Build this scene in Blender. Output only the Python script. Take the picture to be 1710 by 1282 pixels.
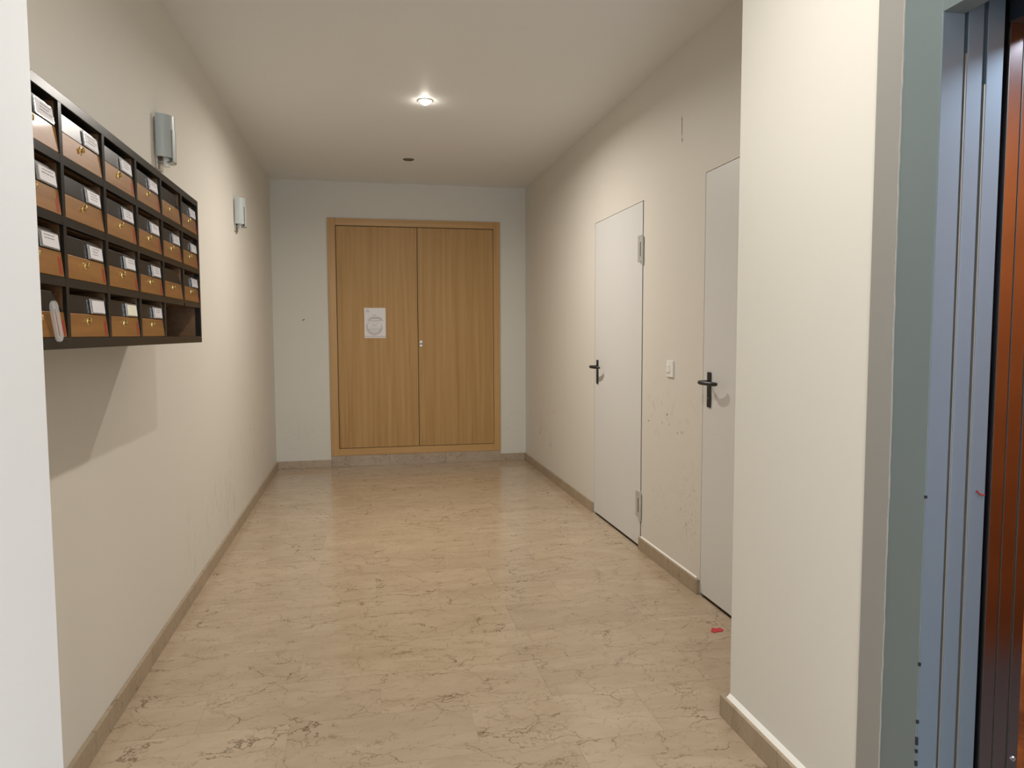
import bpy, bmesh, math, random
from mathutils import Vector, Matrix
random.seed(7)
S = bpy.context.scene
C = S.collection
for o in list(bpy.data.objects): bpy.data.objects.remove(o)

# ------------------------------------------------------------ dimensions (metres)
XL, XR, D, H = -0.8387, 1.5968, 7.1288, 2.7243      # corridor walls, back wall, ceiling
XP, YP = 1.1755, 2.138                               # right pillar face / far edge
XQ, YQ = -0.45, 1.147                                # left pillar face / far edge
YB = -3.0                                            # hall behind the camera
MX = -0.589                                          # mailbox front plane

# ------------------------------------------------------------ camera
cam = bpy.data.objects.new('camera', bpy.data.cameras.new('camera')); C.objects.link(cam)
yaw, pitch, roll = 0.2014, -0.0695, -0.0032
f = Vector((math.sin(yaw)*math.cos(pitch), math.cos(yaw)*math.cos(pitch), math.sin(pitch)))
r = Vector((math.cos(yaw), -math.sin(yaw), 0)); u = r.cross(f)
r2 = math.cos(roll)*r + math.sin(roll)*u; u2 = -math.sin(roll)*r + math.cos(roll)*u
m = Matrix((r2, u2, -f)).transposed().to_4x4(); m.translation = Vector((0, 0, 1.2825))
cam.matrix_world = m
cam.data.sensor_width = 36; cam.data.lens = 36*1205.32/1710; cam.data.clip_start = 0.02
S.camera = cam

# ------------------------------------------------------------ world, lights, exposure
w = bpy.data.worlds.new('world'); S.world = w; w.use_nodes = True
w.node_tree.nodes['Background'].inputs[0].default_value = (0.8, 0.85, 1, 1)
w.node_tree.nodes['Background'].inputs[1].default_value = 0.03
S.view_settings.view_transform = 'Standard'; S.view_settings.look = 'None'
S.view_settings.gamma = 1; S.view_settings.use_curve_mapping = False
S.view_settings.exposure = -0.38
WARM = (1.0, 0.94, 0.865); COOL = (0.62, 0.80, 1.0)
def lamp(name, loc, power, size, col, shape='DISK', sy=None, rot=(0, 0, 0), spread=None):
    l = bpy.data.lights.new(name, 'AREA'); l.energy = power; l.shape = shape; l.size = size
    if sy: l.size_y = sy
    if spread: l.spread = spread
    l.color = col
    o = bpy.data.objects.new(name, l); o.location = loc; o.rotation_euler = rot; C.objects.link(o)
    return o
SPOTS = [(0.395, 4.597), (0.41, 1.52), (0.40, -1.56)]
for p, e in zip(SPOTS, (45, 21, 42)):
    lamp('spot_bulb', (p[0], p[1], H-0.0265), e, 0.05, WARM, spread=math.radians(168))
lamp('cabin_ceiling_lamp', (1.95, 0.85, 2.285), 46, 0.8, COOL, 'RECTANGLE', 0.5)
lamp('entrance_daylight', (0.36, YB+0.03, 1.25), 76, 1.3, (0.66, 0.83, 1.0), 'RECTANGLE', 2.1, (math.radians(90), 0, 0))  # cool fill added from behind the viewer, its source is unseen

# ------------------------------------------------------------ materials
def mat(name, col=(.8,.8,.8), rough=.5, metal=0, spec=.5, coat=0, emit=None, es=0, trans=0, alpha=1):
    M = bpy.data.materials.new(name); M.use_nodes = True
    b = M.node_tree.nodes['Principled BSDF']
    b.inputs['Base Color'].default_value = (*col, 1); b.inputs['Roughness'].default_value = rough
    b.inputs['Metallic'].default_value = metal; b.inputs['Specular IOR Level'].default_value = spec
    b.inputs['Coat Weight'].default_value = coat; b.inputs['Coat Roughness'].default_value = .08
    b.inputs['Transmission Weight'].default_value = trans; b.inputs['Alpha'].default_value = alpha
    if emit: b.inputs['Emission Color'].default_value = (*emit, 1); b.inputs['Emission Strength'].default_value = es
    return M
class N:
    def __init__(s, M): s.t = M.node_tree; s.b = s.t.nodes['Principled BSDF']; s.M = M
    def n(s, ty, **k):
        x = s.t.nodes.new('ShaderNode'+ty)
        for a, v in k.items():
            if a.startswith('_'): setattr(x, a[1:], v)
            else: x.inputs[a.replace('__', ' ')].default_value = v
        return x
    def l(s, a, b): s.t.links.new(a, b)
    def coords(s, scale=(1,1,1), rnd=False, kind='Object'):
        tc = s.n('TexCoord'); mp = s.n('Mapping'); mp.inputs['Scale'].default_value = scale
        s.l(tc.outputs[kind], mp.inputs['Vector'])
        if rnd:
            oi = s.n('ObjectInfo'); mu = s.n('Math', _operation='MULTIPLY'); mu.inputs[1].default_value = 37.0
            s.l(oi.outputs['Random'], mu.inputs[0])
            cb = s.n('CombineXYZ'); s.l(mu.outputs[0], cb.inputs[0]); s.l(mu.outputs[0], cb.inputs[2])
            s.l(cb.outputs[0], mp.inputs['Location'])
        return mp.outputs[0]
    def noise(s, v, sc, det=3, rough=.5, dist=0):
        x = s.n('TexNoise'); x.inputs['Scale'].default_value = sc; x.inputs['Detail'].default_value = det
        x.inputs['Roughness'].default_value = rough; x.inputs['Distortion'].default_value = dist
        s.l(v, x.inputs['Vector']); return x.outputs['Fac']
    def ramp(s, fac, stops):
        x = s.n('ValToRGB'); e = x.color_ramp.elements
        while len(e) < len(stops): e.new(.5)
        for i, (p, c) in enumerate(stops): e[i].position = p; e[i].color = (*c, 1) if len(c) == 3 else c
        s.l(fac, x.inputs[0]); return x.outputs[0]
    def math(s, op, a, b=None, clamp=False):
        x = s.n('Math', _operation=op, _use_clamp=clamp)
        for i, v in enumerate((a, b)):
            if v is None: continue
            if isinstance(v, (int, float)): x.inputs[i].default_value = v
            else: s.l(v, x.inputs[i])
        return x.outputs[0]
    def mix(s, f_, a, b, mode='MIX'):
        x = s.n('Mix', _data_type='RGBA', _blend_type=mode)
        for i, v in ((0, f_), (6, a), (7, b)):
            if isinstance(v, (int, float)): x.inputs[i].default_value = v
            elif isinstance(v, tuple): x.inputs[i].default_value = (*v, 1)
            else: s.l(v, x.inputs[i])
        return x.outputs[2]
    def bump(s, h, st, dist=.001):
        x = s.n('Bump'); x.inputs['Strength'].default_value = st; x.inputs['Distance'].default_value = dist
        s.l(h, x.inputs['Height']); s.l(x.outputs[0], s.b.inputs['Normal'])
    def col(s, c): s.l(c, s.b.inputs['Base Color'])

def box_mask(n, pos, lo, hi, soft=.12):
    """soft 3-D box mask on object coordinates"""
    sep = n.n('SeparateXYZ'); n.l(pos, sep.inputs[0]); out = None
    for i in range(3):
        if lo[i] is None: continue
        a = n.n('MapRange', _interpolation_type='SMOOTHSTEP'); n.l(sep.outputs[i], a.inputs[0]); a.inputs[1].default_value = lo[i]-soft; a.inputs[2].default_value = lo[i]+soft
        b = n.n('MapRange', _interpolation_type='SMOOTHSTEP'); n.l(sep.outputs[i], b.inputs[0]); b.inputs[1].default_value = hi[i]+soft; b.inputs[2].default_value = hi[i]-soft
        c = n.math('MULTIPLY', a.outputs[0], b.outputs[0]); out = c if out is None else n.math('MULTIPLY', out, c)
    return out
def wall_mat(name, base, scuffs=(), dots=()):
    M = mat(name, base, .55, spec=.35); n = N(M); v = n.coords()
    big = n.noise(v, 1.3, 3); c = n.mix(n.math('MULTIPLY', big, .12), base, tuple(x*.86 for x in base))
    for lo, hi, st, tint, sc in scuffs:
        vs = n.coords(sc); a = n.noise(vs, 1.0, 4, .6, .6)
        t = n.n('MapRange'); n.l(a, t.inputs[0]); t.inputs[1].default_value = .57; t.inputs[2].default_value = .65
        k = n.math('MULTIPLY', t.outputs[0], box_mask(n, v, lo, hi)); k = n.math('MULTIPLY', k, st)
        c = n.mix(k, c, tint)
    for p, rad in dots:
        dn = n.n('VectorMath', _operation='DISTANCE'); n.l(v, dn.inputs[0]); dn.inputs[1].default_value = p
        wob = n.math('MULTIPLY', n.noise(v, 90, 2), rad)
        t = n.n('MapRange'); n.l(n.math('ADD', dn.outputs['Value'], wob), t.inputs[0])
        t.inputs[1].default_value = rad*1.6; t.inputs[2].default_value = rad*1.0
        c = n.mix(n.math('MULTIPLY', t.outputs[0], .75), c, (.07,.05,.035))
    n.col(c); n.bump(n.noise(v, 260, 2), .12, .0006); return M
WALL = (.70, .665, .595)
M_wallL = wall_mat('cream_paint_scuffed_left', WALL, [
    ((None,4.5,.22), (None,5.3,.55), .40, (.42,.30,.25), (60,26,4.5)),
    ((None,3.6,.15), (None,4.9,.40), .45, (.30,.24,.18), (60,34,6)),
    ((None,5.3,.3), (None,6.2,.75), .30, (.50,.42,.34), (60,20,7))])
M_wallR = wall_mat('cream_paint_scuffed_right', WALL, [
    ((None,3.28,.22), (None,3.46,.60), .60, (.30,.25,.18), (60,70,34)),
    ((None,3.6,.25), (None,3.86,.38), .35, (.32,.26,.2), (60,26,22)),
    ((None,5.9,.25), (None,6.9,.60), .45, (.40,.34,.27), (60,12,9)),
    ((None,3.3,.75), (None,3.9,.95), .35, (.50,.43,.34), (60,14,14))],
    [((XR,3.634,.844),.009), ((XR,3.892,.781),.007), ((XR,3.696,.794),.005), ((XR,3.601,.796),.005), ((XR,3.501,.761),.006), ((XR,3.451,.771),.006)])
M_wallB = wall_mat('cream_paint_back', (.63,.60,.525), [
    ((1.35,None,.3), (1.5,None,.5), .4, (.4,.35,.28), (24,60,20)), ((-.8,None,.2), (-.5,None,.45), .25, (.4,.35,.28), (24,60,14))],
    [((-.566,D,1.418),.009), ((-.556,D,1.424),.007)])
M_wallP = wall_mat('cream_paint_pillar', (.77,.74,.672))
M_wallQ = wall_mat('white_paint_pillar', (.78,.80,.82))
M_ceil = wall_mat('matt_ceiling_paint', (.79,.79,.775))
M_door = mat('grey_white_lacquered_steel', (.70,.695,.675), .42); 
n = N(M_door); v = n.coords(); n.col(n.mix(n.math('MULTIPLY', n.noise(v, 2.2, 3), .2), (.70,.695,.675), (.62,.61,.59)))
M_gap = mat('dark_joint', (.035,.028,.02), .8)
M_black = mat('black_plastic_handle', (.012,.012,.013), .38)
M_white = mat('white_plastic', (.82,.81,.77), .35)
M_hinge = mat('painted_hinge', (.56,.55,.51), .4, .3)
M_metal = mat('brushed_nickel', (.50,.47,.42), .38, .85)
M_dmetal = mat('dark_metal_rod', (.22,.20,.18), .4, .8)
M_glassf = mat('frosted_greenish_glass', (.42,.455,.44), .35, spec=.4)
M_caulk = mat('white_caulk', (.88,.86,.80), .6)

def marble(name, dark=1.0):
    M = mat(name, (.5,.42,.32), .17, spec=.45); n = N(M); v = n.coords(rnd=True)
    vb = n.coords((1, 2.2, 1), rnd=True)
    big = n.noise(vb, 3.2, 5, .6, .6)
    A = tuple(x*dark for x in (.375,.280,.182)); B = tuple(x*dark for x in (.470,.365,.255))
    c = n.ramp(big, [(.3, A), (.7, B)])
    cl = n.noise(vb, 11, 6, .7, .3); c = n.mix(n.math('MULTIPLY', cl, .35), c, tuple(x*dark for x in (.56,.455,.335)))
    # per slab tone
    oi = n.n('ObjectInfo'); hv = n.n('HueSaturation'); mr = n.n('MapRange'); n.l(oi.outputs['Random'], mr.inputs[0]); mr.inputs[3].default_value = .965; mr.inputs[4].default_value = 1.035
    n.l(mr.outputs[0], hv.inputs['Value']); n.l(c, hv.inputs['Color']); c = hv.outputs[0]
    # veins: distorted voronoi edges, broken up by noise
    for sc, th, mask_lo, st, dc in ((3.6, .020, .47, .85, (.10,.062,.025)), (8.5, .028, .49, .55, (.15,.095,.045)), (2.0, .008, .38, .60, (.14,.09,.045)), (5.2,.010,.36,.55,(.17,.11,.055))):
        ds = n.n('TexNoise'); ds.inputs['Scale'].default_value = 6; ds.inputs['Detail'].default_value = 5; ds.inputs['Roughness'].default_value = .65; n.l(v, ds.inputs['Vector'])
        sub = n.n('VectorMath', _operation='MULTIPLY_ADD'); n.l(ds.outputs['Color'], sub.inputs[0]); sub.inputs[1].default_value = (.28,.28,.28); n.l(vb, sub.inputs[2])
        vo = n.n('TexVoronoi', _feature='DISTANCE_TO_EDGE'); vo.inputs['Scale'].default_value = sc; n.l(sub.outputs[0], vo.inputs['Vector'])
        t = n.n('MapRange'); n.l(vo.outputs['Distance'], t.inputs[0]); t.inputs[1].default_value = th; t.inputs[2].default_value = 0
        mk = n.n('MapRange'); n.l(n.noise(v, sc*1.7, 3, .6), mk.inputs[0]); mk.inputs[1].default_value = mask_lo; mk.inputs[2].default_value = mask_lo+.14
        c = n.mix(n.math('MULTIPLY', n.math('MULTIPLY', t.outputs[0], mk.outputs[0]), st), c, tuple(x*dark for x in dc))
    n.col(c); n.b.inputs['Roughness'].default_value = .17 if dark == 1 else .38; return M
M_marble = marble('polished_beige_marble')
M_marbleD = marble('marble_skirting', .86)
M_grout = mat('beige_grout', (.36,.27,.18), .6)

def wood(name, a, b, axis='Z', rough=.45, coat=0, sc=1.0, dist=.4, spec=.4):
    M = mat(name, a, rough, coat=coat, spec=spec); n = N(M)
    s = {'Z': (30*sc, 30*sc, .7*sc), 'Y': (26*sc, 2.2*sc, 40*sc), 'X': (.7*sc, 30*sc, 30*sc)}[axis]
    v = n.coords(s, rnd=True); c = n.ramp(n.noise(v, 1.1, 4, .6, dist), [(.3, a), (.7, b)])
    v2 = n.coords(tuple(x*5 for x in s), rnd=True); fine = n.noise(v2, 1, 3, .5)
    c = n.mix(n.math('MULTIPLY', fine, .3), c, tuple(x*.72 for x in a)); n.col(c); n.bump(fine, .12, .0005); return M
M_oak = wood('oak_veneer', (.37,.21,.072), (.50,.30,.118), 'Z', .45, spec=.2)
M_oakF = wood('oak_frame', (.43,.24,.078), (.54,.32,.12), 'Z', .4)
M_oakX = wood('oak_frame_rail', (.43,.24,.078), (.54,.32,.12), 'X', .4)
M_boxw = wood('mailbox_oak', (.200,.084,.017), (.310,.143,.035), 'Y', .38, .08, spec=.22)
M_boxi = wood('mailbox_inside', (.12,.056,.020), (.18,.088,.034), 'Y', .6)
M_boxk = mat('black_brown_laminate', (.013,.011,.009), .29, spec=.2)
M_brass = mat('polished_brass', (.62,.47,.20), .26, 1)
M_clear = mat('clear_plastic', (.80,.80,.82), .12, spec=.8, alpha=.36)
M_clip = mat('shiny_clip', (.8,.8,.82), .15, .9)
M_card = mat('white_card', (.66,.64,.66), .6)
M_cardy = mat('cream_card', (.78,.76,.62), .6)
M_ink = mat('grey_print', (.22,.21,.22), .7)
M_ink2 = mat('pale_grey_print', (.50,.45,.43), .7)
M_paper = mat('printed_paper', (.74,.71,.70), .6)
M_red = mat('red_tag', (.33,.013,.011), .45)
M_redp = mat('crimson_scrap', (.55,.02,.035), .4)
M_yel = mat('yellow_sign', (.85,.50,.02), .4)
M_sblack = mat('sign_black', (.02,.018,.015), .5)

# lift metals
def satin(name, col, rough, metal):
    M = mat(name, col, rough, metal); n = N(M); v = n.coords((60, 60, .6)); n.bump(n.noise(v, 3, 2), .03, .0004)
    c = n.mix(n.math('MULTIPLY', n.noise(n.coords(), 6, 3), .12), col, tuple(x*.75 for x in col)); n.col(c); return M
M_lframe = satin('grey_painted_steel', (.170,.212,.218), .42, .1)
M_lstrip = satin('unpainted_filler_strip', (.30,.288,.265), .75, 0)
M_lpanel = satin('satin_blue_grey_steel', (.195,.240,.280), .42, .4)
M_lnarrow = mat('beige_metal_edge', (.34,.32,.28), .4, .5)
M_cabst = mat('mirror_brown_steel', (.47,.40,.39), .17, 1)
M_ldark = mat('lift_shaft_dark', (.012,.016,.024), .5)
M_burl = mat('orange_burl_panel', (.5,.16,.03), .3, coat=.4); n = N(M_burl); v = n.coords((1,1,.8))
c = n.ramp(n.noise(v, 7, 6, .7, 1.2), [(.3, (.10,.022,.006)), (.5, (.42,.12,.022)), (.75, (.66,.24,.045))]); n.col(c)
M_cfloor = mat('cabin_floor_stone', (.10,.095,.09), .4)
M_cceil = mat('cabin_ceiling_steel', (.5,.52,.55), .35, .7)
M_lit = mat('lit_bulb', (1,1,1), .3, emit=(1,.93,.82), es=110)
M_cablit = mat('cabin_lit_diffuser', (1,1,1), .4, emit=(.75,.88,1), es=6)
M_trim = mat('white_metal_ring', (.75,.74,.72), .35, .2)

# ------------------------------------------------------------ mesh helpers
def bx(bm, x0, x1, y0, y1, z0, z1, mi=0):
    if x0 > x1: x0, x1 = x1, x0
    if y0 > y1: y0, y1 = y1, y0
    if z0 > z1: z0, z1 = z1, z0
    vs = [bm.verts.new(p) for p in ((x0,y0,z0),(x1,y0,z0),(x1,y1,z0),(x0,y1,z0),(x0,y0,z1),(x1,y0,z1),(x1,y1,z1),(x0,y1,z1))]
    for q in ((3,2,1,0),(4,5,6,7),(0,1,5,4),(1,2,6,5),(2,3,7,6),(3,0,4,7)):
        fc = bm.faces.new([vs[i] for i in q]); fc.material_index = mi
    return vs
def prism(bm, pts, ax, a, b, mi=0):
    """pts: 2-D outline in the plane normal to ax, extruded a..b"""
    def P(p, t): return {'x': (t, p[0], p[1]), 'y': (p[0], t, p[1]), 'z': (p[0], p[1], t)}[ax]
    A = [bm.verts.new(P(p, a)) for p in pts]; B = [bm.verts.new(P(p, b)) for p in pts]; k = len(pts)
    fs = [bm.faces.new(A[::-1]), bm.faces.new(B)] + [bm.faces.new((A[i], A[(i+1)%k], B[(i+1)%k], B[i])) for i in range(k)]
    for q in fs: q.material_index = mi
def lathe(bm, prof, origin, axis='x', seg=16, mi=0, sx=1, sy=1):
    """prof: (distance along axis, radius)"""
    rings = []
    for t, rad in prof:
        ring = []
        for i in range(seg):
            a = 2*math.pi*i/seg; c, s = math.cos(a)*rad*sx, math.sin(a)*rad*sy
            p = {'x': (t, c, s), 'y': (c, t, s), 'z': (c, s, t)}[axis]
            ring.append(bm.verts.new(Vector(origin)+Vector(p)))
        rings.append(ring)
    for A, B in zip(rings, rings[1:]):
        for i in range(seg): bm.faces.new((A[i], A[(i+1)%seg], B[(i+1)%seg], B[i])).material_index = mi
    for R_ in (rings[0], rings[-1]):
        try: bm.faces.new(R_).material_index = mi
        except ValueError: pass
def tube(bm, pts, rad, seg=10, flat=1.0, mi=0):
    rings = []
    for i, p in enumerate(pts):
        p = Vector(p); d = (Vector(pts[min(i+1, len(pts)-1)]) - Vector(pts[max(i-1, 0)])).normalized()
        a = d.cross(Vector((0,0,1)));
        if a.length < .05: a = d.cross(Vector((0,1,0)))
        a.normalize(); b = a.cross(d).normalized()
        rr = rad[i] if isinstance(rad, (list, tuple)) else rad
        rings.append([bm.verts.new(p + a*math.cos(2*math.pi*k/seg)*rr + b*math.sin(2*math.pi*k/seg)*rr*flat) for k in range(seg)])
    for A, B in zip(rings, rings[1:]):
        for i in range(seg): bm.faces.new((A[i], A[(i+1)%seg], B[(i+1)%seg], B[i])).material_index = mi
    bm.faces.new(rings[0][::-1]).material_index = mi; bm.faces.new(rings[-1]).material_index = mi
def obj(name, bm, mats, parent=None, bevel=0, smooth=False, seg=2):
    bmesh.ops.recalc_face_normals(bm, faces=bm.faces[:])
    me = bpy.data.meshes.new(name); bm.to_mesh(me); bm.free()
    for mm in (mats if isinstance(mats, (list, tuple)) else [mats]): me.materials.append(mm)
    o = bpy.data.objects.new(name, me); C.objects.link(o)
    if smooth:
        for p in me.polygons: p.use_smooth = True
        md = o.modifiers.new('sm', 'EDGE_SPLIT'); md.split_angle = math.radians(40)
    if bevel:
        md = o.modifiers.new('bevel', 'BEVEL'); md.width = bevel; md.segments = seg; md.limit_method = 'ANGLE'
    if parent is not None:
        o.parent = parent
        if any(parent.location): o.matrix_parent_inverse = Matrix.Translation(-parent.location)
    return o
def new(): return bmesh.new()
def box(name, x0, x1, y0, y1, z0, z1, M, parent=None, bevel=0):
    bm = new(); bx(bm, x0, x1, y0, y1, z0, z1); return obj(name, bm, M, parent, bevel)
def tag(o, label=None, cat=None, group=None, kind=None):
    if label: o['label'] = label
    if cat: o['category'] = cat
    if group: o['group'] = group
    if kind: o['kind'] = kind
    return o
def thing(name, label, cat, loc=(0,0,0), group=None, kind=None):
    o = bpy.data.objects.new(name, None); o.location = loc; o.empty_display_size = .05; C.objects.link(o)
    return tag(o, label, cat, group, kind)

# ------------------------------------------------------------ structure: floor of marble slabs
bm = new(); bx(bm, -1.7, 2.9, YB, D+.2, -.10, -.0125)
floor = obj('floor', bm, M_grout); tag(floor, 'polished beige marble floor laid in running rows of slabs', 'floor', kind='structure')
PX, PY, GAP = .5955, .2925, .0006
row0 = int(math.floor((YB-2.40)/PY)); meshes = {}
for k in range(int((-1.2-2.40)/PY), int((D-2.40)/PY)+2):
    y0 = 2.40 + k*PY; y1 = min(y0+PY, D)
    if y0 >= D: break
    off = .037 if k % 2 == 0 else .037 + PX/2
    xlo = XL if y0 >= YQ-PY else XL
    i0 = int(math.floor((XL-off)/PX))
    for i in range(i0, 12):
        x0 = max(off+i*PX, XL); x1 = min(off+(i+1)*PX, XR)
        if x1-x0 < .004: continue
        if x0 >= XR: break
        key = (round(x1-x0, 3), round(y1-y0, 3))
        if key not in meshes:
            b = new(); bx(b, -key[0]/2+GAP/2, key[0]/2-GAP/2, -key[1]/2+GAP/2, key[1]/2-GAP/2, -.0125, 0)
            me = bpy.data.meshes.new('marble_tile'); bmesh.ops.recalc_face_normals(b, faces=b.faces[:]); b.to_mesh(me); b.free(); me.materials.append(M_marble); meshes[key] = me
        t = bpy.data.objects.new('marble_tile', meshes[key]); t.location = ((x0+x1)/2, (y0+y1)/2, random.uniform(-.0003, 0)); t.parent = floor; C.objects.link(t)

# walls
T = .15
box_ = lambda nm, a, M, lab: tag(box(nm, *a, M), lab, 'wall', kind='structure')
box_('wall_left', (XL-T, XL, YQ-.02, D+T, -.01, H), M_wallL, 'cream left corridor wall behind the mailboxes')
box_('wall_left_pillar', (XL-T, XQ, YB, YQ, -.01, H), M_wallQ, 'cool white wall at the left edge nearest the camera')
box_('wall_back', (XL, XR+.2, D, D+T, -.01, H), M_wallB, 'cream end wall of the corridor around the oak cupboard')
box_('wall_front', (XQ, XP, YB-T, YB, -.01, H), M_wallP, 'plain wall closing the hall behind the viewer')
box_('wall_right_pillar', (XP, XR+.25, 1.5115, YP, -.01, H), M_wallP, 'bright cream pillar between the lift frame and the corridor')
t = thing('window_1', 'bright frosted entrance pane at the far end of the hall behind the viewer', 'window', (.36, YB, 0), kind='structure')  # glowing pane added out of view to go with the cool fill
b = new()
for a_ in ((-.36,-.30,.15,2.36),(1.02,1.08,.15,2.36),(-.30,1.02,2.30,2.36),(-.30,1.02,.15,.21)): bx(b, a_[0], a_[1], YB, YB+.04, a_[2], a_[3])
obj('window_frame', b, M_metal, t)
box('window_pane', -.30, 1.02, YB+.001, YB+.012, .21, 2.30, mat('daylit_frosted_pane', (.8,.8,.8), .5, emit=(.66,.83,1), es=1.6), t)
# right wall with two door openings
DZ = 2.04
d1a, d1b, d2a, d2b = 4.894, 3.994, 3.2204, 2.32
bm = new(); XO = XR+.20
for y0, y1, z0, z1 in ((d1a, D, -.01, H), (d1b, d1a, 2.05, H), (d2a, d1b, -.01, H), (d2b, d2a, DZ, H), (YP, d2b, -.01, H)):
    bx(bm, XR, XO, y0, y1, z0, z1)
tag(obj('wall_right', bm, M_wallR), 'cream right corridor wall with two grey doors set into it', 'wall', kind='structure')
# thin plaster crack high on the right wall
cr = new()
pts = [(3.493,2.374),(3.492,2.34),(3.4905,2.31),(3.4915,2.285)]
for (ya,za),(yb,zb) in zip(pts, pts[1:]): 
    vs = [cr.verts.new((XR-.0006, y, z)) for y, z in ((ya-.0025,za),(ya+.0025,za),(yb+.0018,zb),(yb-.0018,zb))]; cr.faces.new(vs)
for ya, za, q in ((3.487, 2.262, .006), (3.486,2.252,.004)):
    vs = [cr.verts.new((XR-.0006, ya+q*a, za+q*b)) for a, b in ((-.7,-1),(.5,-.7),(.8,1),(-.3,.8))]; cr.faces.new(vs)
o = obj('wall_crack', cr, M_gap, bpy.data.objects['wall_right'])

# ceiling with square cut-outs for recessed fittings
FIT = [(0.395, 4.597, True), (0.40, 3.06, False), (0.41, 1.52, True), (0.40, -1.56, True), (0.384, 6.135, False)]
ys = sorted(f_[1] for f_ in FIT); bm = new(); yprev = YB; hh = .028
for fx, fy, on in sorted(FIT, key=lambda q: q[1]):
    bx(bm, XL, XR+.05, yprev, fy-hh, H, H+.1); bx(bm, XL, fx-hh, fy-hh, fy+hh, H, H+.1); bx(bm, fx+hh, XR+.05, fy-hh, fy+hh, H, H+.1); yprev = fy+hh
bx(bm, XL, XR+.05, yprev, D, H, H+.1)
tag(obj('ceiling', bm, M_ceil), 'matt off-white ceiling with a row of recessed spots', 'ceiling', kind='structure')
def fitting(fx, fy, on, label, name='ceiling_spotlight'):
    t = thing(name, label, 'spotlight' if on else 'light socket', (fx, fy, H), 'ceiling fittings')
    b = new(); lathe(b, [(-.0004,.046),(-.004,.045),(-.0055,.040),(-.004,.036),(.02,.0345),(.02,.0365),(-.0003,.0375)], (fx, fy, H), 'z', 32); obj('trim_ring', b, M_trim if on else M_dmetal, t, smooth=True)
    b = new(); lathe(b, [(.0205,.034),(.055,.026),(.06,.0)], (fx, fy, H), 'z', 24)
    obj('reflector_cup' , b, M_clip if on else M_gap, t, smooth=True)
    if on:
        b = new(); lathe(b, [(-.0255,.0),(-.0240,.013),(-.016,.026),(-.002,.0325),(.019,.0325)], (fx, fy, H), 'z', 24); obj('bulb', b, M_lit, t, smooth=True)
    else:
        b = new(); bx(b, fx-.012, fx+.012, fy-.006, fy+.006, H+.010, H+.022); obj('bulb_holder', b, M_trim, t, bevel=.002)
fitting(*FIT[0][:2], True, 'small glaring white spotlight shining in the middle of the corridor ceiling')
fitting(*FIT[4][:2], False, 'small dark unlit ceiling socket in front of the end wall', 'empty_ceiling_socket')
fitting(*FIT[1][:2], False, 'unlit ceiling socket just above the top edge of the view', 'empty_ceiling_socket')
fitting(*FIT[2][:2], True, 'lit spotlight overhead beside the mailboxes, above the view')
fitting(*FIT[3][:2], True, 'lit spotlight in the hall ceiling behind the viewer')

# baseboards: strips of marble
HB, TB = .0722, .0135
def strips(name, runs, label, ends=True):
    e = thing(name, label, 'baseboard', kind='structure')
    for (x0, x1, y0, y1, h) in runs:
        lenx, leny = x1-x0, y1-y0; L = max(lenx, leny); k = max(1, round(L/.60))
        for i in range(k):
            g = .0006
            if leny >= lenx: a = (x0, x1, y0+leny*i/k+g, y0+leny*(i+1)/k-g)
            else: a = (x0+lenx*i/k+g, x0+lenx*(i+1)/k-g, y0, y1)
            cx, cy = (a[0]+a[1])/2, (a[2]+a[3])/2
            b = new(); bx(b, a[0]-cx, a[1]-cx, a[2]-cy, a[3]-cy, 0, h)
            o = obj('marble_strip', b, M_marbleD, None, bevel=.0012, seg=1); o.location = (cx, cy, .0); o.parent = e
    return e
strips('baseboard_left', [(XL, XL+TB, YQ, D, HB)], 'beige marble skirting along the foot of the left wall')
strips('baseboard_back', [(XL+TB, -.328, D-TB, D, HB), (-.328, 1.334, D-TB, D, .1075), (1.334, XR-TB, D-TB, D, HB)], 'beige marble skirting along the end wall under the oak cupboard')
strips('baseboard_right', [(XR-TB, XR, d1a, D, HB), (XR-TB-.004, XR, d2a, d1b, HB)], 'beige marble skirting beside the two grey doors')
bp = strips('baseboard_pillar', [(XP-.0244, XP, 1.5115, YP+.0244, HB), (XP, XR-.02, YP, YP+.0244, HB)], 'thick marble skirting round the foot of the right pillar')
b = new(); prism(b, [(XP-.013, HB), (XP, HB), (XP, HB+.012), (XP-.004, HB+.009), (XP-.010, HB+.003)], 'y', 1.5115, YP); obj('caulk_bead', b, M_caulk, bp)
b = new(); prism(b, [(XR-.006, HB), (XR, HB), (XR, HB+.006), (XR-.003, HB+.003)], 'y', d2a+.03, d1b-.004); obj('caulk_bead', b, M_caulk, bpy.data.objects['baseboard_right'])

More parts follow.
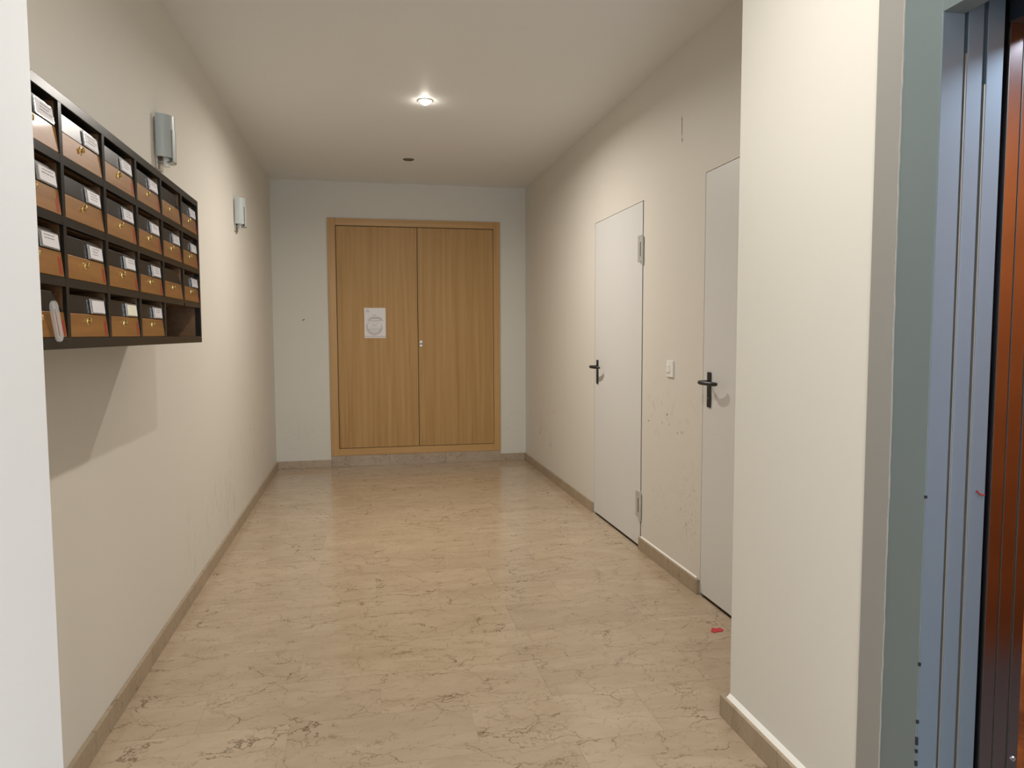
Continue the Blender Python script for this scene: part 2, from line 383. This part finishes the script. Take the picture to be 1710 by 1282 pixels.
# ------------------------------------------------------------ grey service doors
def service_door(n_, ya, yb, ztop, label, hy, hinges):
    """ya = far edge (handle side), yb = near edge (hinge side)"""
    e = thing('door_%d' % n_, label, 'door', (XR, (ya+yb)/2, 0), kind='structure')
    rec = .0015
    box('door_leaf', XR+rec, XR+rec+.020, yb+.019, ya-.002, .011, ztop-.002, M_door, e, .0015)
    box('frame_rebate', XR+rec+.021, XR+rec+.085, yb+.001, ya-.001, .0, ztop-.001, M_gap, e)
    box('door_gasket', XR+.0035, XR+rec+.0205, yb+.0008, yb+.0188, .002, ztop-.002, M_gap, e)  # dark strip set into the hinge-side gap in place of its shadow
    # handle: back plate + lever
    z0, z1 = .931, 1.099; xs = XR+rec
    b = new(); bx(b, xs-.008, xs, hy-.017, hy+.017, z0, z1); obj('handle_plate', b, M_black, e, .004)
    b = new(); zc = 1.052
    tube(b, [(xs-.006,hy,zc),(xs-.028,hy,zc),(xs-.046,hy-.003,zc),(xs-.058,hy-.013,zc),(xs-.062,hy-.030,zc),(xs-.058,hy-.065,zc-.001),(xs-.050,hy-.100,zc-.002),(xs-.040,hy-.126,zc-.002),(xs-.033,hy-.134,zc-.002)],
         [.0095,.009,.0095,.0105,.0105,.0100,.0098,.0095,.007], 12, 1.0); obj('lever', b, M_black, e, smooth=True)
    b = new(); lathe(b, [(0,.006),(-.0015,.006),(-.0015,.0)], (xs-.008, hy, z0+.045), 'x', 14); obj('lock_cylinder', b, M_dmetal, e)
    for (h0, h1) in hinges:
        hg = box('hinge', xs-.017, xs+.001, yb+.0, yb+.052, h0, h1, M_hinge, e, .002)
        b = new(); bx(b, xs-.0175, xs-.016, yb+.004, yb+.014, h0+.030, h1-.040); o = obj('hinge_slot', b, M_gap, hg)
        b = new(); lathe(b, [(h0-.020,.0065),(h1-.01,.0065)], (xs-.010, yb-.007, 0), 'z', 12); obj('hinge_pin', b, M_hinge, hg, smooth=True)
        b = new(); lathe(b, [(-.017,.003),(-.0176,0)], (xs, yb+.026, h1-.018), 'x', 8); lathe(b, [(-.017,.003),(-.0176,0)], (xs, yb+.026, h0+.018), 'x', 8); obj('hinge_screw', b, M_gap, hg)
    return e
dr1 = service_door(1, d1a, d1b, 2.05, 'grey-white steel door with the yellow warning triangle', 4.823, [(1.700, 1.852), (.190, .345)])
dr2 = service_door(2, d2a, d2b, DZ, 'grey-white steel door half hidden by the right pillar', 3.150, [(1.700, 1.852), (.190, .345)])
b = new(); lathe(b, [(0,.005),(-.0012,.0045),(-.0012,.002),(0,.0)], (XR+.0099, 3.02, .665), 'x', 12); obj('screw_hole', b, M_gap, dr2)
# warning triangle on door 1
t = thing('warning_sign', 'small yellow triangle warning sign with black border on the farther grey door', 'sign', (XR+.0095, 4.47, 1.84))
def tri(b, c, r_, x, mi=0, th=.0012):
    s3 = math.sqrt(3)/2
    prism(b, [(c[0]-r_*s3, c[1]-r_/2), (c[0]+r_*s3, c[1]-r_/2), (c[0], c[1]+r_)], 'x', x-th, x, mi)
cc = (4.472, 1.872)
b = new(); tri(b, cc, .060, XR+.0098); obj('sign_border', b, M_sblack, t)
b = new(); tri(b, cc, .048, XR+.0085, 0, .0006); obj('sign_face', b, M_yel, t)
b = new()
zz = [(.006,.030),(-.008,.004),(.000,.004),(-.004,-.016),(-.008,-.014),(.001,-.023),(.005,-.010),(.002,-.012),(.009,.009),(.001,.009),(.012,.028)]
prism(b, [(cc[0]-p[0], cc[1]+p[1]) for p in zz], 'x', XR+.0073, XR+.0079); obj('lightning_symbol', b, M_sblack, t)

# light switch
t = thing('light_switch', 'white light switch on the wall between the two grey doors', 'switch', (XR, 3.59, 1.095))
box('switch_plate', XR-.009, XR, 3.550, 3.632, 1.050, 1.137, M_white, t, .002)
box('rocker', XR-.0145, XR-.008, 3.584, 3.624, 1.073, 1.116, M_white, t, .003)

# ------------------------------------------------------------ oak cupboard in the end wall
t = thing('utility_cupboard', 'tall oak cupboard with two plain doors set in the end wall', 'cupboard', (.503, D, .109))
fl, fr, fb, ft = -.328, 1.334, .109, 2.382; dl, dr, db, dt = -.253, 1.268, .178, 2.314; ms = .517; F0 = D-.016
box('frame_post', fl, dl, F0, D-.0005, fb, ft, M_oakF, t, .0015)
box('frame_post', dr, fr, F0, D-.0005, fb, ft, M_oakF, t, .0015)
box('frame_rail', dl, dr, F0, D-.0005, dt, ft, M_oakX, t, .001)
box('frame_rail', dl, dr, F0, D-.0005, fb, db, M_oakX, t, .001)
box('joint_backing', dl-.001, dr+.001, D-.0035, D-.0005, db-.001, dt+.001, M_gap, t)
for x0, x1 in ((dl+.006, ms-.003), (ms+.003, dr-.004)):
    dd = box('cupboard_door', x0, x1, F0+.001, D-.004, db+.005, dt-.007, M_oak, t, .0008)
b = new()
pr = []
for i in range(24):
    a = 2*math.pi*i/24; pr.append((.545+.0105*math.cos(a), 1.190+(.020 if math.sin(a) >= 0 else -.020)+.0105*math.sin(a)))
prism(b, pr, 'y', F0-.002, F0+.001); lk = obj('lock_plate', b, M_metal, dd)
b = new(); lathe(b, [(-.002,.0085),(-.005,.0085),(-.005,0)], (.545, F0, 1.187), 'y', 16)
for dz in (.022,): bx(b, .542, .548, F0-.0026, F0-.001, 1.187+dz-.004, 1.187+dz+.004)
obj('keyhole', b, M_gap, dd)

# printed notice on its left door: A4 sheet, logo, watermark, unreadable centred lines
t = thing('paper_notice', 'white printed paper notice taped to the left oak cupboard door', 'notice', (.105, F0, 1.246))
px0, px1, pz0, pz1 = .004, .206, 1.246, 1.535; PYF = F0+.001
box('paper_sheet', px0, px1, PYF-.0012, PYF-.0002, pz0, pz1, M_paper, t)
def arc(b, cx, cz, r0, r1, a0, a1, y, sx=1, sz=1, k=28, tp=0):
    vs = []
    for i in range(k+1):
        a = math.radians(a0+(a1-a0)*i/k); w_ = math.sin(math.pi*i/k) if tp else 1
        rm = (r0+r1)/2; hw = (r1-r0)/2*w_
        vs.append([b.verts.new((cx+math.cos(a)*(rm+s*hw)*sx, y, cz+math.sin(a)*(rm+s*hw)*sz)) for s in (-1, 1)])
    for A, B in zip(vs, vs[1:]):
        try: b.faces.new((A[0], A[1], B[1], B[0]))
        except ValueError: pass
M_wm = mat('watermark_grey', (.56,.51,.49), .65)
b = new(); arc(b, .098, 1.352, .055, .083, 120, 395, PYF-.0014, 1.02, .98, 40, 1); arc(b, .110, 1.395, .060, .088, 10, 165, PYF-.00142, 1.0, .62, 30, 1); obj('watermark_swirl', b, M_wm, t)
b = new(); arc(b, .036, 1.514, .0075, .0105, 0, 360, PYF-.0016); 
for i in range(9): bx(b, .015+i*.005, .0185+i*.005, PYF-.0018, PYF-.0014, 1.4955, 1.4995)
obj('logo', b, M_ink, t)
lines = [(.100,1.4640,.042,1), (.104,1.4460,.110,0), (.104,1.4325,.130,0), (.104,1.4170,.142,1), (.104,1.4045,.095,0), (.104,1.3880,.08,2), (.102,1.3690,.045,1),
         (.100,1.3550,.11,2), (.104,1.3375,.115,0), (.104,1.3240,.135,1), (.104,1.3090,.095,0)]
rl = random.Random(5); bd, bp_ = new(), new()
for cx, z, wd, heavy in lines:
    x = cx-wd/2
    while x < cx+wd/2-.004:
        wl = rl.uniform(.008, .022); x2 = min(x+wl, cx+wd/2); h = .0020 if heavy == 1 else .0013
        bx(bp_ if heavy == 2 else bd, x, x2, PYF-.0018, PYF-.0014, z-h, z+h); x = x2+rl.uniform(.002, .004)
tag(obj('text_lines', bd, M_ink, t), kind='stuff'); tag(obj('faint_text_lines', bp_, M_ink2, t), kind='stuff')
b = new(); bx(b, px0, px1, PYF-.0015, PYF-.0011, 1.2585, 1.2625); obj('footer_rule', b, M_ink, t)

# ------------------------------------------------------------ wall sconces (unlit)
def sconce(yc, label):
    t = thing('wall_sconce', label, 'wall lamp', (XL, yc, 1.975), 'glass wall lamps on the left wall')
    R_ = .060; z0, z1 = 2.022, 2.196
    b = new(); bx(b, XL, XL+.009, yc-.044, yc+.044, 2.00, 2.185); bx(b, XL, XL+.009, yc-.045, yc+.045, 1.975, 2.0); obj('wall_plate', b, M_metal, t, .0015)
    b = new(); vs = []; K = 28
    for i in range(K+1):
        a = math.pi*i/K; row = []
        for rr in (R_, R_-.005):
            for z in (z0, z1): row.append(b.verts.new((XL+.010+math.sin(a)*rr*1.0, yc-math.cos(a)*rr, z)))
        vs.append(row)
    for A, B in zip(vs, vs[1:]):
        b.faces.new((A[0],B[0],B[1],A[1])); b.faces.new((A[2],A[3],B[3],B[2])); b.faces.new((A[1],B[1],B[3],A[3])); b.faces.new((A[0],A[2],B[2],B[0]))
    b.faces.new(vs[0]); b.faces.new(vs[-1])
    obj('glass_shade', b, M_glassf, t, smooth=True)
    b = new(); vs = []
    for i in range(13):
        a = math.radians(62+56*i/12); vs.append([b.verts.new((XL+.010+math.sin(a)*rr, yc-math.cos(a)*rr, z)) for rr in (R_+.0006, R_+.0022) for z in (2.008, 2.136)])
    for A, B in zip(vs, vs[1:]):
        b.faces.new((A[0],B[0],B[1],A[1])); b.faces.new((A[2],A[3],B[3],B[2])); b.faces.new((A[1],B[1],B[3],A[3])); b.faces.new((A[0],A[2],B[2],B[0]))
    b.faces.new(vs[0]); b.faces.new(vs[-1]); obj('retaining_strap', b, M_glassf, t, smooth=True)
    b = new()
    for ang in (62, 118):
        a = math.radians(ang); px_, py_ = XL+.010+math.sin(a)*(R_+.0022), yc-math.cos(a)*(R_+.0022)
        ln = 2.138 if ang < 90 else 2.138
        tube(b, [(px_, py_, ln), (px_, py_, 2.014), (px_-.006, py_, 2.006), (px_-.02, py_, 2.004)], .0021, 8)
    obj('retaining_rod', b, M_dmetal, t, smooth=True)
    b = new(); bx(b, XL+.008, XL+.064, yc-.008, yc+.008, 2.006, 2.014); bx(b, XL+.040, XL+.066, yc-.028, yc+.028, 2.003, 2.008); obj('support_arm', b, M_metal, t, .0015)
    b = new(); lathe(b, [(1.99,.016),(2.05,.016),(2.055,.010),(2.12,.010)], (XL+.034, yc, 0), 'z', 16); obj('bulb_socket', b, M_white, t, smooth=True)
sconce(3.336, 'frosted glass wall lamp just above the top rail of the mailboxes')
sconce(5.205, 'frosted glass wall lamp on the bare wall between mailboxes and end wall')

# ------------------------------------------------------------ mailbox rack
CP, RP, TH = .2452, .123, .016
yc = [1.6285 + CP*(i-1) for i in range(7)]           # divider centres
yc[6] = 2.8475
zs = [1.265, 1.389, 1.512, 1.635, 1.758]             # shelf centres
MD = .2475
rack = thing('mailbox_rack', 'long black-framed rack of oak-fronted mailboxes hung on the left wall', 'mailboxes', (XL, 2.11, 1.255))
XB = MX-MD
box('top_panel', XB, MX, yc[0]-.008, yc[6]+.008, 1.747, 1.7685, M_boxk, rack, .0012)
box('bottom_panel', XB, MX, yc[0]-.008, yc[6]+.008, 1.2545, 1.2775, M_boxk, rack, .0012)
box('back_panel', XB, XB+.006, yc[0]-.007, yc[6]+.007, 1.2775, 1.747, M_boxi, rack)
for i, y in enumerate(yc):
    b = new(); w2 = .0078; lip = .018 if i == 6 else .0075
    zl = 1.389 if i == 5 else 1.2775
    bx(b, MX-lip, MX, y-w2, y+w2, zl, 1.747, 0); bx(b, XB+.006, MX-lip, y-w2, y+w2, zl, 1.747, 1 if i != 0 else 0)
    obj('side_panel' if i in (0, 6) else 'divider', b, [M_boxk, M_boxi], rack)
for j in (1, 2, 3):
    b = new(); 
    for i in range(6):
        y0, y1 = yc[i]+.0078, yc[i+1]-.0078
        bx(b, MX-.012, MX-.0002, y0, y1, zs[j]-.009, zs[j]+.009, 0); bx(b, XB+.006, MX-.012, y0, y1, zs[j]-.009, zs[j]+.009, 1)
    obj('shelf', b, [M_boxk, M_boxi], rack)

# one mailbox front, local coords: y from left inner edge 0..W, z from shelf top 0, x=0 at the rack front
Wd = CP-.0156
def slope(z): return -.0012 - .0085*max(z, 0)/.09
def slab(b, y0, y1, z0, z1, th, off=0.0):
    a0, a1 = slope(z0)+off, slope(z1)+off
    prism(b, [(a0, z0), (a1, z1), (a1-th, z1), (a0-th, z0)], 'y', y0, y1)
def mk(fn, M, name, bevel=0, smooth=False):
    b = new(); fn(b); o = obj(name, b, M, None, bevel, smooth); return o
def knob(b):
    z = .034; y = .1085; x = slope(z)
    lathe(b, [(0,.0060),(.0012,.0057),(.0018,.0040)], (x, y, z), 'x', 20, sy=1.7)
    lathe(b, [(.0016,.0034),(.0038,.0032),(.0050,.0047),(.0066,.0047),(.0080,.0030),(.0084,0)], (x, y, z+.0025), 'x', 20, sy=1.3)
def holder(b):
    slab(b, .1315, .2200, .0525, .0855, .0026, .0026)
def clips(b):
    slab(b, .1325, .1375, .0545, .0605, .001, .0036); slab(b, .1325, .1375, .0625, .0760, .001, .0036); slab(b, .1325, .1375, .0780, .0840, .001, .0036); slab(b, .2165, .2190, .056, .083, .0008, .0032)
    slab(b, .1385, .2165, .0832, .0846, .0008, .0032)
    slab(b, .1385, .2165, .0532, .0546, .0008, .0032)
def card(b): slab(b, .1400, .2155, .0555, .0825, .0006, .0034)
def ink(b, rng):
    for k in range(rng.choice((2, 3))):
        z = .0770-k*.0062; y = .150+rng.uniform(0, .01)
        while y < .205-rng.uniform(0, .02):
            w_ = rng.uniform(.006, .016); slab(b, y, y+w_, z, z+.0014, .0003, .0038); y += w_+.003
def redtag(b, rng):
    h = rng.uniform(.030, .040); y = Wd-.020-rng.uniform(0, .004)
    for k in range(2):
        z0 = .004+rng.uniform(0, .003)
        slab(b, y+k*.0075, y+k*.0070+.0046, z0, z0+h-rng.uniform(0, .006), .0004, .0005)
proto = {
 'door': mk(lambda b: slab(b, .0010, Wd-.0012, .0010, .0510, .011), M_boxw, 'mailbox_door', .0008),
 'flap': mk(lambda b: slab(b, .0010, Wd-.0012, .0520, .0905, .009, -.0006), M_boxk, 'black_upper_panel', .0008),
 'flapcut': mk(lambda b: prism(b, [(.001,.052),(Wd-.0012,.052),(Wd-.030,.074),(Wd-.052,.0905),(.001,.0905)], 'x', -.017, -.008), M_boxk, 'black_upper_panel', .0005),
 'knob': mk(knob, M_brass, 'brass_pull', 0, True),
 'holder': mk(holder, M_clear, 'label_holder', .001),
 'clips': mk(clips, M_clip, 'holder_rim'),
 'card': mk(card, M_card, 'name_card')}
rk = random.Random(11); used = set()
def inst(key, loc, parent, name=None):
    p = proto[key]
    if key in used: o = p.copy(); C.objects.link(o)
    else: o = p; used.add(key)
    o.parent = parent
    # rack/door are offset from the world: keep world placement
    o.matrix_parent_inverse = Matrix.Identity(4)
    return o
RK = rack.location
for row in range(4):
    zb = [1.644, 1.521, 1.398, 1.2775][row]
    for col in range(6):
        if row == 3 and col >= 4: continue
        loc = Vector((MX, yc[col]+.0078, zb))
        d = inst('door', loc, rack); d.location = loc - RK
        nolabel = (row, col) in ((0, 4), (2, 4))
        fk = 'flapcut' if nolabel or (row, col) == (3, 0) else 'flap'
        inst(fk, loc, d).location = (0,0,0)
        inst('knob', loc, d).location = (0,0,0)
        if nolabel:
            d['label'] = 'mailbox door missing its name label'
        elif (row, col) == (3, 0):
            d['label'] = 'mailbox door whose clear label holder hangs loose'
        else:
            h_ = inst('holder', loc, d); h_.location = (0,0,0)
            inst('clips', loc, d).location = (0,0,0)
            c_ = inst('card', loc, d); c_.location = (0,0,0)
            if (row, col) == (3, 2): c_.material_slots[0].link = 'OBJECT'; c_.material_slots[0].material = M_cardy
            if (row, col) not in ((3, 1), (3, 2)):
                b = new(); ink(b, rk); o = obj('card_print', b, M_ink, None); o.parent = d
        if (row, col) not in ((0, 0), (0, 1), (0, 4), (3, 3), (1, 1), (2, 4)) :
            b = new(); redtag(b, rk); o = obj('red_tag', b, M_red, None); o.parent = d
        if (row, col) == (3, 0):
            # loose holder hanging down over the bottom rail
            b = new(); L, Wh = .082, .026; ring = []
            for k in range(24):
                a = 2*math.pi*k/24; sx_ = math.cos(a)*Wh/2; sz_ = math.sin(a)*Wh/2 + (L/2-Wh/2)*(1 if math.sin(a) >= 0 else -1); ring.append((sx_, sz_))
            an = math.radians(17)
            rot = [(p[0]*math.cos(an)-p[1]*math.sin(an)*-1, -p[0]*math.sin(an)+p[1]*math.cos(an)) for p in ring]
            yy, zz_ = 1.548-loc.y, 1.309-loc.z
            rot = [(p[0]+yy, p[1]+zz_) for p in [(q[0]*math.cos(an)-q[1]*math.sin(an)*1, q[0]*math.sin(an)+q[1]*math.cos(an)) for q in ring]]
            b.free(); b = new(); an2 = math.radians(-19)
            rot = [(yy+q[0]*math.cos(-an2)-q[1]*math.sin(-an2), zz_+q[0]*math.sin(-an2)+q[1]*math.cos(-an2)) for q in ring]
            prism(b, rot, 'x', .003, .011); o = obj('hanging_label_holder', b, M_clear, None, .002); o.parent = d
            o['label'] = 'clear plastic holder hanging askew'
            b = new(); e0 = (-Wh/2+.003); 
            pp = [(e0, L/2-.014), (e0+.003, L/2-.014), (e0+.003, -L/2+.014), (e0, -L/2+.014)]
            prism(b, [(yy+q[0]*math.cos(-an2)-q[1]*math.sin(-an2), zz_+q[0]*math.sin(-an2)+q[1]*math.cos(-an2)) for q in pp], 'x', .0112, .0122); o = obj('holder_rim', b, M_clip, None); o.parent = d

# ------------------------------------------------------------ red scrap on the floor
b = new()
pts = [(0,0),(.022,.006),(.050,.004),(.066,.018),(.058,.034),(.036,.028),(.020,.038),(.006,.026),(-.006,.012)]
vs = []
for i, p in enumerate(pts): vs.append((1.447+p[0]*.85, 2.778+p[1]*1.35))
prism(b, vs, 'z', .0002, .0022)
tag(obj('red_scrap', b, M_redp), 'small crumpled red paper scrap on the marble floor near the pillar', 'scrap')

# ------------------------------------------------------------ lift: frame, landing doors, cabin
YO0, YO1, ZO = .42, 1.3212, 1.9385            # opening
XF = XP-.0005
t = thing('lift_entrance', 'grey painted steel surround of the lift opening at the right edge', 'lift entrance', (XP, 1.42, 0))
b = new()
bx(b, XF, XP+.0515, YO1, 1.5115, 0, 2.2)
obj('frame_jamb', b, M_lframe, t, .002)
box('frame_jamb', XF, XP+.0515, .24, YO0, 0, 2.2, M_lframe, t, .002)
box('frame_head', XF, XP+.0515, YO0, YO1, ZO, 2.2, M_lframe, t, .001)
box('reveal_lining', XP+.0005, XP+.051, YO1-.0012, YO1, 0, ZO-.001, M_lpanel, t)
box('reveal_lining', XP+.0005, XP+.051, YO0, YO0+.0012, 0, ZO-.001, M_lpanel, t)
# light filler strip with ragged edge
b = new(); rr = random.Random(3); N_ = 90; A, B = [], []
for i in range(N_+1):
    z = 2.2*i/N_; e = 1.430 + rr.uniform(-.0012, .0012) + .0014*math.sin(z*5)
    A.append((1.5118, z)); B.append((e, z))
vv = [[b.verts.new((XF-.0016, p[0], p[1])) for p in q] for q in (A, B)]
vw = [b.verts.new((XF-.0002, p[0]-.0012, p[1])) for p in B]
for i in range(N_):
    b.faces.new((vv[0][i], vv[1][i], vv[1][i+1], vv[0][i+1])); b.faces.new((vv[1][i], vw[i], vw[i+1], vv[1][i+1]))
obj('filler_strip', b, M_lstrip, t)
b = new(); 
for i in range(N_):
    y0, y1 = B[i][0], B[i+1][0]
    wv = rr.uniform(.0006, .0022)
    q = [b.verts.new(p) for p in ((XF-.0020, y0-.0002, A[i][1]), (XF-.0020, y1-.0002, A[i+1][1]), (XF-.0020, y1+wv, A[i+1][1]), (XF-.0020, y0+wv, A[i][1]))]; b.faces.new(q)
obj('ragged_paint_edge', b, mat('chipped_primer', (.50,.47,.42), .7), t)
# chips on the jamb corner
b = new()
for z, s in ((.56,.004),(.43,.004),(.386,.009),(.363,.004),(.335,.006),(.31,.003),(.93,.003),(.24,.005)):
    bx(b, XF-.0009, XF+.004, YO1-.0016, YO1+.0025, z-s, z+s)
tag(obj('paint_chip', b, M_ldark, t), kind='stuff')
box_('wall_right_hall', (XP, XP+.16, YB, .24, -.01, H), M_wallP, 'plain wall beside the lift behind the viewer')
b = new(); bx(b, XP, XP+.16, .24, 1.5115, 2.2, H); tag(obj('wall_lift_header', b, M_wallP), 'wall above the lift doorway', 'wall', kind='structure')

def landing_panel(x0, x1, y, label, edge):
    t = thing('lift_landing_door', label, 'lift door', (x0, y, .01), 'folded lift landing doors')
    box('door_panel', x0+.0, x1, y, 1.51, .012, 2.06, M_lpanel, t, .0012)
    box('edge_seal', x0-.0035, x0-.0005, y+.001, y+.03, .012, 1.86 if edge == 0 else 1.80, M_lnarrow, t)
    return t
landing_panel(XP+.0615, XP+.0990, YO1-.0005, 'blue-grey steel lift landing door edge next to the frame reveal', 0)
landing_panel(XP+.1085, XP+.1490, YO1-.0015, 'blue-grey steel lift landing door edge nearest the cabin', 1)
b = new(); bx(b, XP+.0515, XP+.157, 1.345, 1.5115, 0, 2.2); bx(b, XP+.0515, XP+.16, .24, 1.345, 2.075, 2.2); tag(obj('lift_shaft_pocket', b, M_ldark), 'dark slot behind and above the landing doors', 'lift shaft', kind='structure')
# cabin
t = thing('lift_cabin', 'lift cabin with orange burl walls and mirror steel door returns', 'lift', (1.9, .85, 0))
CX0, CX1, CY0, CY1, CZ = XP+.160, 2.60, .28, 1.47, 2.30
box('cabin_floor', CX0, CX1, CY0, CY1, -.008, .0, M_cfloor, t)
box('cabin_ceiling', CX0, CX1, CY0, CY1, CZ, CZ+.03, M_cceil, t)
b = new()
k = 4
for (a, c_, d_, e_) in ((CX0+.110, CX1, CY1, CY1+.03), (CX0+.110, CX1, CY0-.03, CY0)):
    bx(b, a, c_, d_, e_, 0, CZ)
bx(b, CX1, CX1+.03, CY0, CY1, 0, CZ)
obj('wall_panel', b, M_burl, t)
b = new()
bx(b, CX0+.0045, CX0+.0385, YO1+.000, 1.47, .012, 2.12); obj('cabin_door_panel', b, M_cabst, t, .001)
b = new(); bx(b, CX0+.0415, CX0+.0775, YO1+.001, 1.47, .012, 2.12); obj('cabin_door_panel', b, M_cabst, t, .001)
b = new(); bx(b, CX0+.0805, CX0+.110, YO1+.002, 1.47, 0, 2.30); obj('cabin_front_return', b, M_cabst, t, .001)
b = new(); bx(b, CX0, CX0+.110, CY0, YO0, 0, 2.3); obj('cabin_front_return', b, M_cabst, t, .001)
b = new(); bx(b, CX0, CX0+.110, YO0, YO1, 1.93, 2.3); obj('cabin_head', b, M_ldark, t, .001)
M_trimd = mat('dull_dark_trim', (.16,.15,.135), .35, .8)
for xx in (CX0+.0035, CX0+.039, CX0+.078):
    b = new(); bx(b, xx, xx+.0022, YO1-.0012, YO1+.003, .012, 1.92); obj('trim_strip', b, M_trimd, t)
b = new(); bx(b, 1.60, 2.30, .62, 1.08, 2.292, 2.2995); obj('ceiling_diffuser', b, M_cablit, t)
b = new(); bx(b, XP+.052, XP+.155, YO0, 1.3, -.012, .001); obj('door_sill', b, M_lnarrow, t)
b = new(); lathe(b, [(0,.006),(-.003,.005),(-.004,0)], (CX0+.098, YO1+.002, .312), 'y', 12); obj('screw', b, M_clip, t)
# red pen mark on the landing door edge
b = new(); tube(b, [(XP+.126, YO1-.0025, .938), (XP+.135, YO1-.0025, .930), (XP+.1475, YO1-.0025, .928)], .0016, 6)
o = obj('red_mark', b, M_red, bpy.data.objects['lift_landing_door.001'])
# cabin outer shell keeps the shaft dark
b = new(); bx(b, CX0+.02, CX1+.05, CY1+.035, CY1+.05, 0, 2.4); bx(b, CX0+.02, CX1+.05, CY0-.05, CY0-.035, 0, 2.4); bx(b, CX0, CX1+.05, CY0-.05, CY1+.05, 2.34, 2.4)
tag(obj('wall_lift_shaft', b, M_ldark), 'dark lift shaft lining around the cabin', 'lift shaft', kind='structure')
bpy.context.view_layer.update()
